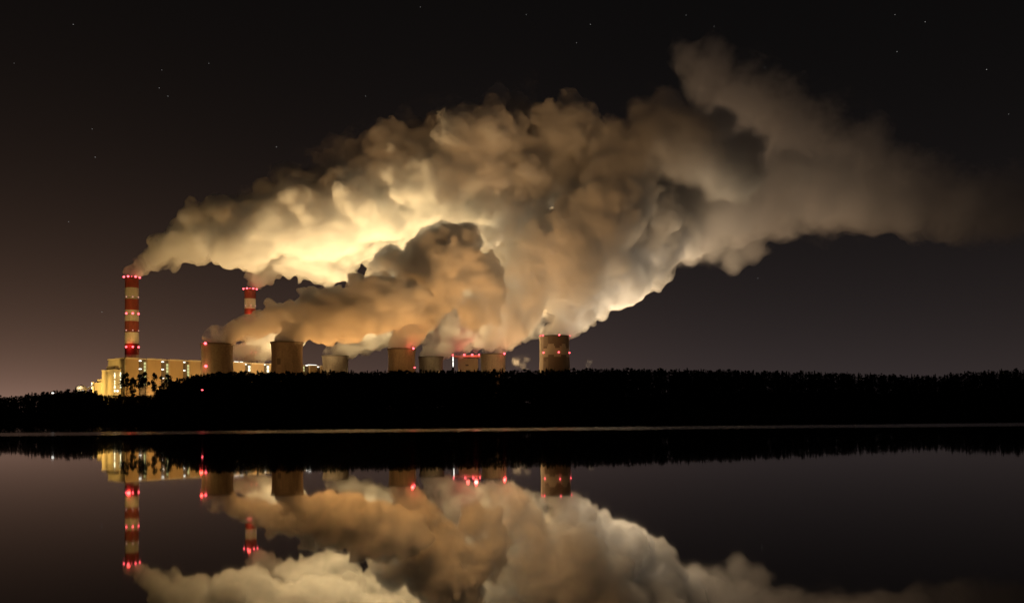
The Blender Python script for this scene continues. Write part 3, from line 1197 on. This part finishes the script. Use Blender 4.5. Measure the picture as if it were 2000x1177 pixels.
plume('bright smoke plume from the chimney rising out of the low steam',
      [(489, 557, 10, 2230), (494, 546, 15, 2230), (503, 532, 23, 2228), (522, 521, 33, 2225), (556, 511, 43, 2225), (595, 503, 46, 2235), (645, 478, 62, 2240), (705, 452, 78, 2250), (770, 430, 96, 2270), (850, 405, 110, 2290), (930, 400, 110, 2300)],
      [], S_CHIM, 3.8, 2, group=G1)
plume('orange brown steam leaning from the tower with two red lamps',
      [(424, 668, 27, 1822), (434, 655, 25, 1825), (455, 646, 23, 1830), (490, 642, 27, 1840), (530, 632, 34, 1850), (575, 618, 40, 1865), (620, 605, 44, 1880), (680, 600, 46, 1890)],
      [(443, 634, 11, 1830), (470, 632, 8, 1835), (541, 612, 14, 1850), (490, 625, 9, 1840)], S_DENSE, 3.0, 3, grain=0.7, group=G2)
plume('dark brown steam bank rolling off the tower with the square patch',
      [(560, 664, 28, 1800), (573, 652, 28, 1802), (598, 637, 38, 1810), (640, 622, 52, 1825), (690, 610, 60, 1840), (740, 602, 62, 1850), (790, 590, 60, 1870)],
      [(650, 572, 18, 1830), (700, 560, 24, 1840), (620, 588, 14, 1825), (740, 552, 26, 1850)], S_DENSE, 3.2, 4, grain=0.7, group=G2)
plume('yellow lit steam low over the small far tower by the patched one',
      [(652, 692, 22, 2240), (680, 678, 26, 2245), (715, 660, 34, 2250), (765, 642, 42, 2265), (810, 622, 48, 2285)], [], S_MID, 4.0, 5, group=G2)
plume('yellow lit steam bank resting over the boiler house roof between two towers',
      [(452, 694, 20, 2175), (475, 684, 28, 2175), (503, 676, 34, 2178), (535, 668, 34, 2180), (570, 660, 34, 2185)], [], S_MID, 3.6, 16, grain=0.7, group=G2)
plume('tall brown steam column with a rounded head over the one lamp tower',
      [(785, 678, 25, 2020), (790, 660, 30, 2020), (800, 635, 46, 2020), (812, 605, 62, 2020), (830, 565, 78, 2020), (860, 530, 86, 2020), (890, 490, 66, 2020)],
      [(885, 458, 34, 2020), (908, 452, 25, 2020), (866, 446, 20, 2020), (757, 508, 26, 2020), (733, 528, 26, 2020), (775, 530, 40, 2020), (945, 545, 44, 2020), (925, 610, 40, 2020), (960, 580, 30, 2020)],
      S_DENSE, 3.6, 6, group=G2)
plume('tan steam bank behind the flat roofed unit and the low far tower',
      [(842, 694, 23, 2340), (858, 676, 32, 2340), (885, 645, 46, 2380), (922, 612, 62, 2420), (965, 580, 72, 2440), (1015, 575, 60, 2440)],
      [(905, 672, 24, 2345), (940, 660, 32, 2345), (990, 650, 34, 2400), (1022, 632, 38, 2400), (1048, 630, 22, 2400)], S_MID, 4.2, 14, group=G2)
plume('tan steam fanning up from the tower beside the flat roofed unit',
      [(963, 688, 23, 2180), (970, 665, 30, 2180), (984, 630, 48, 2180), (1008, 585, 74, 2180), (1040, 540, 92, 2180), (1080, 500, 104, 2180), (1140, 465, 104, 2180), (1195, 425, 92, 2180)],
      [(995, 400, 20, 2180), (1015, 390, 20, 2180), (1050, 415, 28, 2180), (1105, 440, 32, 2180), (975, 440, 30, 2180), (1240, 385, 50, 2190), (1010, 650, 24, 2180), (985, 470, 40, 2170), (960, 500, 34, 2160), (948, 462, 30, 2130), (1010, 440, 50, 2200), (1010, 420, 50, 2240)], S_FAN, 3.8, 7, swirl=0.9, group=G2)
plume('pale grey white steam sweeping up from the tallest painted tower',
      [(1083, 653, 28, 2296), (1092, 639, 37, 2296), (1114, 610, 50, 2300), (1144, 575, 70, 2310), (1182, 530, 90, 2330), (1228, 482, 100, 2350), (1275, 445, 98, 2370), (1320, 420, 80, 2390)],
      [(1290, 540, 24, 2350), (1240, 575, 20, 2340), (1185, 600, 16, 2330), (1300, 500, 34, 2350), (1270, 520, 30, 2350)], S_MID, 4.2, 8, group=G2)
plume('soft pinkish steam spreading past the pale steam of the tallest tower',
      [(1290, 440, 105, 2420), (1370, 425, 108, 2430), (1445, 405, 112, 2440), (1520, 375, 108, 2450), (1600, 375, 96, 2460), (1690, 395, 84, 2480), (1770, 405, 66, 2500)],
      [(1430, 505, 36, 2410), (1395, 485, 40, 2400), (1470, 485, 34, 2420), (1345, 490, 40, 2400)], None, 6.0, 15, group=G2, soft=dict(density=0.020))
plume('dark shaded steam head high over the tallest tower',
      [(1180, 345, 66, 2120), (1230, 305, 74, 2120), (1290, 272, 84, 2120), (1350, 285, 84, 2120), (1405, 310, 82, 2130), (1440, 345, 70, 2140)],
      [(1305, 202, 40, 2120), (1250, 222, 36, 2120), (1405, 250, 50, 2130), (1355, 240, 44, 2130), (1200, 262, 42, 2120), (1172, 285, 30, 2120), (1455, 290, 50, 2140)], None, 4.2, 9, group=G2,
      soft=dict(density=0.075, scale=0.017, ragged=0.65, step=0.10))
plume('faint brown steam drifting off and fading high beyond the dark head',
      [(1345, 108, 46, 2550), (1385, 150, 74, 2550), (1450, 215, 110, 2560), (1540, 290, 130, 2580), (1640, 345, 130, 2610), (1750, 385, 110, 2640), (1860, 405, 102, 2680), (1960, 405, 96, 2700), (2080, 400, 92, 2700)],
      [(1325, 92, 28, 2550), (1395, 90, 34, 2550)], None, 7.0, 10, group=G2, soft=dict(density=0.0135))
plume('small pale puff low over the treeline past the tallest tower', [(1146, 724, 6, 2350), (1146, 714, 8, 2350), (1152, 707, 8, 2350)], [], None, 2.2, 12, grain=0.35, group=G2, soft=dict(density=0.008, scale=0.07, ragged=1.1, step=0.3))
plume('grey wisp of steam low beside the tower with a bright rim lamp', [(1030, 724, 7, 2350), (1022, 714, 10, 2350), (1008, 706, 12, 2350), (1030, 702, 10, 2350)], [], None, 2.4, 13, grain=0.35, group=G2, soft=dict(density=0.008, scale=0.07, ragged=1.1, step=0.3))
